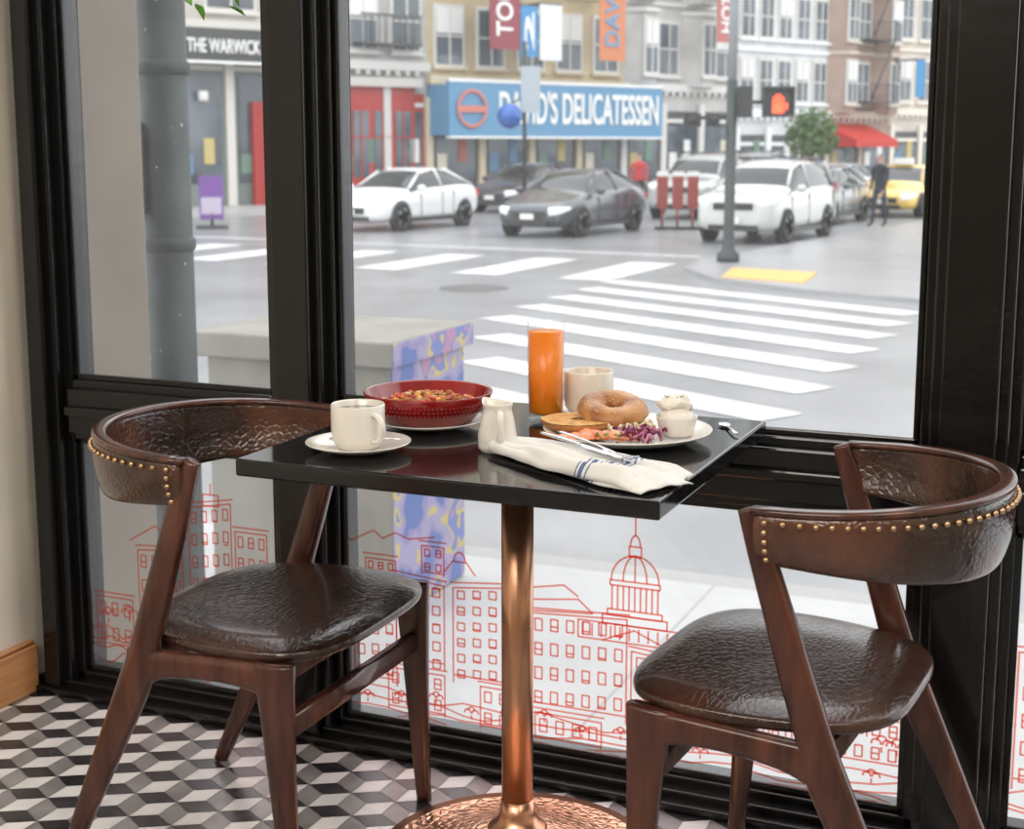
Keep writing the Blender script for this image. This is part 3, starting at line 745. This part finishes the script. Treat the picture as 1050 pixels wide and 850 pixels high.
car((-7.4,34.8),a0,(.13,.14,.15),SED)
car((-5.9,39.8),a0,(.78,.53,.10),SED,taxi=True)
car((-12.0,47),a0,(.3,.3,.32),SUV)
car((-5.2,49),a0,(.6,.6,.62),SED)
car((-8.4,42),a0,(.35,.36,.38),SED)

# ---- buildings
BA=math.atan2(.88,.47); P0=(-22.4,42.3)
m_wg=mat('window_pane_dark',(.10,.12,.14),.08,var=.4,vscale=.6); m_wf=mat('window_frame_white',(.62,.61,.58),.6); m_drk=mat('shopfront_dark',(.05,.05,.055),.3)
ads=[mat('shop_ad_%d'%i,c,.5) for i,c in enumerate(((.60,.55,.45),(.40,.10,.08),(.10,.20,.34),(.50,.40,.16),(.14,.24,.18),(.7,.7,.68)))]
def building(name,s0,s1,H,col,floors,setback=0,wcol=None,ncol=3,ground=None,fh=3.2,z1=3.5,bay=False,trim=None):
    e=empty(name,(P0[0],P0[1],0),BA); m=mat(name+'_facade_%d'%int(s0*10+500),col,.8,var=.14,vscale=.9,detail=8)
    mt=mat(name+'_trim_%d'%int(s0*10+500),trim or tuple(min(1,c*1.25) for c in col),.7)
    wf=wcol or m_wf; y=setback
    b=MB(); b.box((s0,y,GZ),(s1,y+9,H),m)
    b.box((s0,y-.25,z1-.15),(s1,y,z1+.15),mt); b.box((s0,y-.5,H-.4),(s1,y,H),mt)
    for i in range(int((s1-s0)/.4)): b.box((s0+i*.4+.1,y-.22,z1-.30),(s0+i*.4+.25,y,z1-.15),mt)
    w=(s1-s0)/ncol
    for f in range(floors):
        z=z1+.55+f*fh
        b.box((s0,y-.12,z+fh-.62),(s1,y,z+fh-.48),mt)
        for i in range(ncol):
            cx=s0+w*(i+.5); ww=w*.30; hh=min(1.9,fh*.62)
            yo=y
            if bay and i%2==0:
                b.prism([(cx-ww-.35,y+.01),(cx-ww*.7,y-.7),(cx+ww*.7,y-.7),(cx+ww+.35,y+.01)],z-.5,z+hh+.35,m); yo=y-.7; ww*=.62
                b.prism([(cx-ww-.6,y+.01),(cx-ww*1.25,y-.82),(cx+ww*1.25,y-.82),(cx+ww+.6,y+.01)],z+hh+.35,z+hh+.5,mt)
            b.box((cx-ww-.1,yo-.08,z-.1),(cx+ww+.1,yo,z+hh+.12),wf)
            b.box((cx-ww,yo-.10,z),(cx+ww,yo-.05,z+hh),m_wg)
            if (i+f)%3==0: b.box((cx-ww,yo-.105,z+hh*.55),(cx+ww,yo-.08,z+hh),ads[5])
            b.box((cx-ww,yo-.13,z+hh*.5-.03),(cx+ww,yo-.06,z+hh*.5+.03),wf); b.box((cx-.03,yo-.13,z),(cx+.03,yo-.06,z+hh),wf)
            b.box((cx-ww-.18,yo-.2,z-.2),(cx+ww+.18,yo,z-.1),mt)
    b.obj('facade',e)
    b=MB(); g=ground or m_drk; k=max(2,int((s1-s0)/1.9)); w=(s1-s0)/k
    for i in range(k):
        x=s0+w*i
        b.box((x+.18,y-.06,GZ+.15),(x+w-.18,y,z1-.9),g); b.box((x+.3,y-.09,GZ+.8),(x+w-.3,y-.05,z1-1.5),m_wg); b.box((x+.18,y-.08,z1-1.35),(x+w-.18,y-.05,z1-1.2),mt)
        b.box((x-.14,y-.18,GZ),(x+.14,y,z1-.6),mt)
        b.box((x+.35,y-.12,GZ+1.1),(x+.75,y-.08,GZ+1.7),ads[(i*2+int(s0))%6]); b.box((x+w*.55,y-.12,GZ+1.4),(x+w*.55+.35,y-.08,GZ+2.2),ads[(i+1+int(s0))%6])
    b.obj('shopfront',e)
    return e
m_redp=mat('red_shopfront_paint',(.36,.025,.022),.4); m_white=mat('sign_white',(.80,.80,.78),.6)
eH=building('hotel_building',-22,-3.5,16,(.50,.47,.43),3,ncol=7,ground=mat('green_grey_door',(.16,.19,.18),.5),trim=(.62,.59,.55),z1=4.9)
b=MB(); b.box((-9.8,-1.0,3.75),(-6.0,0,4.75),mat('awning_black',(.06,.065,.06),.6)); b.box((-9.8,-1.03,3.7),(-6.0,-.98,3.78),m_white)
b.box((-6.9,-.30,GZ),(-6.3,-.1,2.6),m_redp); b.box((-5.6,-.14,.0),(-4.2,-.1,2.8),m_redp); b.box((-5.4,-.18,.4),(-4.4,-.12,2.3),m_wg); b.cyl((-8.6,-.3,2.6),(-8.6,-.3,2.9),.15,m_white); b.obj('awning',eH)
text('hotel_sign','THE WARWICK',2.45,.42,m_white,eH,(-8.22,-1.03,4.2),(pi/2,0,0))
eR=building('red_shop_building',-3.5,0,16,(.42,.41,.40),3,ncol=2,ground=m_redp,trim=(.55,.54,.52),z1=3.9)
b=MB(); b.box((-3.3,-.12,GZ),(-.6,-.08,3.3),m_redp)
for i in range(3):
    x=-3.1+i*.85; b.box((x,-.16,.2),(x+.6,-.11,2.4),m_wg); b.box((x,-.18,1.5),(x+.6,-.12,1.56),m_redp); b.box((x+.27,-.18,.2),(x+.32,-.12,2.4),m_redp)
b.box((-3.4,-.35,3.2),(-.4,-.08,3.5),mat('stone_band',(.5,.48,.45),.7)); 
for i in range(9): b.cyl((-2.9+i*.28,-.6,4.6),(-2.9+i*.28,-.6,5.5),.025,m_drk,6)
b.box((-3.0,-.62,5.48),(-.6,-.56,5.55),m_drk); b.box((-3.0,-.62,4.55),(-.6,-.0,4.62),m_drk)
b.obj('red_front',eR)
eD=building('delicatessen_building',0,9.2,16,(.48,.39,.25),3,ncol=5,trim=(.58,.50,.36))
m_bl=mat('sign_blue',(.10,.26,.43),.5)
b=MB(); b.box((0,-1.3,1.55),(10.1,-1.1,3.45),m_bl); b.box((0,-1.32,3.40),(10.1,-1.1,3.5),m_white); b.box((0,-1.32,1.5),(10.1,-1.1,1.57),m_white); b.box((0,-1.1,1.6),(10.1,0,3.3),m_bl)
b.obj('sign_board',eD)
text('deli_sign',"DAVID'S DELICATESSEN",7.7,1.15,m_white,eD,(6.0,-1.33,2.5),(pi/2,0,0))
b=MB(); mro=mat('logo_red',(.55,.18,.14),.5)
b.sweep([(.95+.60*math.cos(a*pi/16),-1.36,2.5+.60*math.sin(a*pi/16)) for a in range(33)],[(.06,.02)]*33,mro,k=1,n=6); b.box((.35,-1.38,2.38),(1.55,-1.34,2.60),mro); b.obj('logo',eD)
def banner(name,s,z0,z1,w,col,txt,par,tc=None):
    m=mat(name+'_%d'%int(s*10),col,.7); b=MB(); b.box((s,-1.9,z0),(s+w,-1.86,z1),m); b.box((s,-1.9,z1),(s+w,-0.0,z1+.06),m_drk); b.obj('banner',par)
    if txt: text('banner_text',txt,(z1-z0)*.75,w*.55,tc or m_white,par,(s+w/2,-1.92,(z0+z1)/2),(pi/2,-pi/2,0))
banner('maroon_banner',1.3,4.5,8,1.3,(.26,.05,.07),'TOURS',eD)
banner('blue_banner',2.65,4.3,6.0,.75,(.05,.25,.50),'2',eD)
banner('white_banner',3.5,4.2,6.1,1.0,(.68,.71,.72),'',eD)
banner('orange_banner',6.3,4.3,8.2,1.25,(.58,.21,.10),'DAVIDS',eD,mat('banner_blue_text',(.15,.3,.45),.6))
eG=building('grey_apartment_building',9.2,15.6,18,(.50,.49,.47),4,ncol=4,bay=True)
banner('red_hotel_banner',12.4,5.2,8,1.0,(.45,.16,.14),'HOTEL',eG)
eW=building('white_apartment_building',15.6,21.4,20,(.64,.65,.66),5,ncol=5,bay=False,fh=2.6,z1=2.6)
eB=building('brown_apartment_building',21.4,26.0,20,(.40,.29,.24),5,ncol=3,fh=2.7,z1=2.6,bay=True,trim=(.55,.48,.40))
b=MB(); mra=mat('red_awning',(.50,.03,.02),.6); b.add([(21.3,-1.8,1.5),(24.2,-1.8,1.5),(24.2,0,2.2),(21.3,0,2.2),(21.3,-1.8,1.2),(24.2,-1.8,1.2),(21.3,0,1.2),(24.2,0,1.2)],[(0,1,2,3),(4,5,1,0),(0,3,6,4),(1,5,7,2)],mra)
for f in range(4):
    z=3.1+f*2.7; b.box((22.8,-1.3,z),(24.6,-.1,z+.06),m_drk); b.box((22.8,-1.3,z+.8),(24.6,-1.25,z+.85),m_drk)
    for i in range(8): b.cyl((22.85+i*.25,-1.28,z),(22.85+i*.25,-1.28,z+.8),.02,m_drk,5)
    b.cyl((22.9,-1.2,z),(24.5,-1.2,z+2.7),.04,m_drk,6)
b.obj('awning_and_fire_escape',eB)
eT=building('beige_apartment_building',26.0,32.5,17,(.60,.55,.48),4,ncol=4,fh=2.8,z1=2.8)
banner('blue_shop_banner',25.2,3.4,5.0,.6,(.06,.25,.5),'',eT)
building('tan_apartment_building',32.5,60,15,(.5,.47,.44),4,ncol=10)
b=MB(); b.box((-22,-4.5,GZ),(36,0,-.62),m_sw); b.obj('far_sidewalk',loc=(P0[0],P0[1],0),rz=BA)
b=MB(); mbk=mat('white_brick',(.62,.62,.60),.8,var=.08,vscale=4); b.box((-1.55,20,GZ+.06),(8,26,16),mbk)
for i in range(40): b.box((-1.56,19.99,-.4+i*.4),(8.0,26,-.385+i*.4),m_curb)
b.obj('brick_building')

# trees
def tree(name,loc,h,r):
    e=empty(name,(loc[0],loc[1],GZ)); b=MB(); b.sweep([(0,0,0),(.05,0,h*.3),(-.03,.05,h*.6),(0,0,h*.8)],[(.12,.12),(.09,.09),(.07,.07),(.04,.04)],mat('bark',(.12,.08,.05),.8),k=4)
    for i in range(6):
        a=i*1.05; b.sweep([(0,0,h*.5),(r*.5*math.cos(a),r*.5*math.sin(a),h*.75)],[(.05,.05),(.02,.02)],MATS['bark'],k=1,n=8)
    b.obj('trunk',e)
    b=MB(); ml=mat('tree_foliage',(.07,.13,.04),.6,col2=(.15,.23,.08),vscale=3)
    for i in range(900):
        d=V((random.gauss(0,1),random.gauss(0,1),random.gauss(0,1))).normalized()*random.random()**.4
        p=V((d.x*r,d.y*r,h*.78+d.z*r*.95)); M=T(*p,random.random()*6,random.random()*3,random.random()*3,.24)
        b.add([(-.5,0,0),(0,-.35,.1),(.5,0,0),(0,.35,.1)],[(0,1,2,3)],ml,False,M)
    b.obj('foliage',e,fix=False)
tree('street_tree',(-11.7,55.3),3.1,1.1)
tree('street_tree',(-3.2,44),3.3,1.0)
# globe lamp post and sign
e=empty('street_sign_post',(-16.0,35.75,GZ))
b=MB(); b.cyl((0,0,.05),(0,0,4.9),.06,m_tp,12); b.obj('post',e)
b=MB(); b.box((-.1,-.12,2.9),(.45,-.08,4.2),mat('grey_sign',(.38,.43,.48),.5)); b.obj('sign_panel',e,rz=math.radians(20))
b=MB(); b.ball((-.32,-.35,2.80),.36,mat('blue_globe',(.012,.10,.42),.15,coat=.5),24); b.cyl((-.32,-.35,3.1),(0,0,3.4),.03,m_tp,8); b.obj('blue_globe',e)
# poster stand
e=empty('poster_stand',(-20,26,GZ),math.radians(28))
b=MB(); b.box((-.28,-.03,.22),(.28,.03,1.25),mat('poster_purple',(.16,.06,.28),.5)); b.box((-.24,-.036,.35),(.24,-.03,.75),mat('poster_pale',(.45,.40,.52),.5)); b.box((-.35,-.3,0),(.35,.3,.08),m_drk); b.cyl((0,0,.05),(0,0,.4),.04,m_drk,8); b.obj('stand',e)
# barricade posts
e=empty('traffic_delineators',(-9.75,30.2,GZ))
mo=mat('delineator_red',(.30,.05,.035),.5)
b=MB()
for i in range(3):
    x=i*.36-.36; b.box((x-.13,-.03,.5),(x+.13,.03,1.25),mo); b.box((x-.13,-.032,1.25),(x+.13,.032,1.36),m_white); b.box((x-.17,-.2,0),(x+.17,.2,.06),m_dk); b.cyl((x,0,0),(x,0,.5),.03,mo,8)
b.obj('posts',e,rz=math.radians(20))

# people
def person(name,loc,rz,top,legs,hair,h=1.72,stride=.12):
    e=empty(name,(loc[0],loc[1],loc[2]),rz)
    s=h/1.72
    J=[((0,0,.93),(.15,.10)),((0,0,1.12),(.135,.095)),((0,0,1.36),(.17,.11)),((0,.0,1.47),(.075,.07)),((0,.01,1.53),(.052,.052)),((0,.02,1.62),(.078,.095)),((0,.015,1.70),(.062,.075))]
    E=[(0,1),(1,2),(2,3),(3,4),(4,5),(5,6)]
    for sd in (-1,1):
        o=len(J); f=sd*stride
        J+= [((sd*.10,.0,.88),(.09,.09)),((sd*.10,f*.6,.50),(.058,.06)),((sd*.10,f*.9-.02,.28),(.052,.055)),((sd*.10,f,.08),(.035,.04)),((sd*.11,f+.14,.035),(.035,.03))]
        E+= [(0,o),(o,o+1),(o+1,o+2),(o+2,o+3),(o+3,o+4)]
        o=len(J)
        J+= [((sd*.20,0,1.40),(.058,.058)),((sd*.245,-f*.3,1.12),(.042,.042)),((sd*.235,.10-f*.5,.88),(.030,.030)),((sd*.23,.13-f*.5,.80),(.022,.030))]
        E+= [(2,o),(o,o+1),(o+1,o+2),(o+2,o+3)]
    me=bpy.data.meshes.new('body'); me.from_pydata([tuple(c*s for c in p) for p,_ in J],E,[]); o=bpy.data.objects.new('tmp',me); link(o)
    sk=o.modifiers.new('sk','SKIN'); 
    lay=me.skin_vertices[0].data if me.skin_vertices else None
    if lay is None:
        C.view_layer.objects.active=o; C.view_layer.update(); lay=me.skin_vertices[0].data
    for i,(p,r) in enumerate(J): lay[i].radius=(r[0]*s,r[1]*s); lay[i].use_root=(i==0)
    q=o.modifiers.new('ss','SUBSURF'); q.levels=2; q.render_levels=2
    C.view_layer.update(); dg=C.evaluated_depsgraph_get(); m2=bpy.data.meshes.new_from_object(o.evaluated_get(dg)); bpy.data.objects.remove(o)
    sk_=mat('skin',(.55,.33,.24),.5)
    for m in (top,legs,sk_,hair,m_dk): m2.materials.append(m)
    for p in m2.polygons:
        c=p.center/s; z=c.z; p.use_smooth=True
        if z>1.66 or (z>1.55 and c.y<.0): k=3
        elif z>1.49: k=2
        elif abs(c.x)>.19 and z<.87: k=2
        elif z>.90 or abs(c.x)>.185: k=0
        elif z>.09: k=1
        else: k=4
        p.material_index=k
    o=bpy.data.objects.new('body',m2); link(o,e)
    b=MB(); 
    for sd in (-1,1):
        b.ball((sd*.03*s,.108*s,1.635*s),.009,m_dk,8); b.ball((sd*.078*s,.02*s,1.62*s),.018,sk_,8,(.5,1,1.4))
        f=sd*stride; hx,hy=sd*.23,.13-f*.5
        for k in range(4):
            b.sweep([(hx*s,(hy-.02+k*.014)*s,.79*s),(hx*s,(hy-.015+k*.015)*s,.745*s),((hx-sd*.01)*s,(hy-.01+k*.015)*s,(.715+.006*abs(k-1.5))*s)],[(.007,.007),(.0065,.0065),(.005,.005)],sk_,ref=(0,1,0),k=2,n=8)
        b.sweep([(hx*s,(hy+.02)*s,.81*s),((hx-sd*.01)*s,(hy+.045)*s,.78*s),((hx-sd*.015)*s,(hy+.05)*s,.755*s)],[(.008,.008),(.007,.007),(.005,.005)],sk_,k=2,n=8)
    b.ball((0,.122*s,1.61*s),.012,sk_,8,(.8,1,1.4)); b.box((-.02*s,.105*s,1.578*s),(.02*s,.112*s,1.583*s),mat('lips',(.4,.12,.1),.5))
    b.obj('face_and_fingers',e)
    return e
mb=mat('black_coat',(.02,.022,.03),.8); mj=mat('dark_jeans',(.03,.035,.06),.8); mrj=mat('red_jacket',(.55,.04,.04),.7); mh=mat('dark_hair',(.03,.02,.015),.7)
person('pedestrian',(-5.35,32.0,GZ+.06),math.radians(150),mb,mj,mh)
person('pedestrian',(-14.1,40.5,GZ),math.radians(200),mrj,mb,mh)
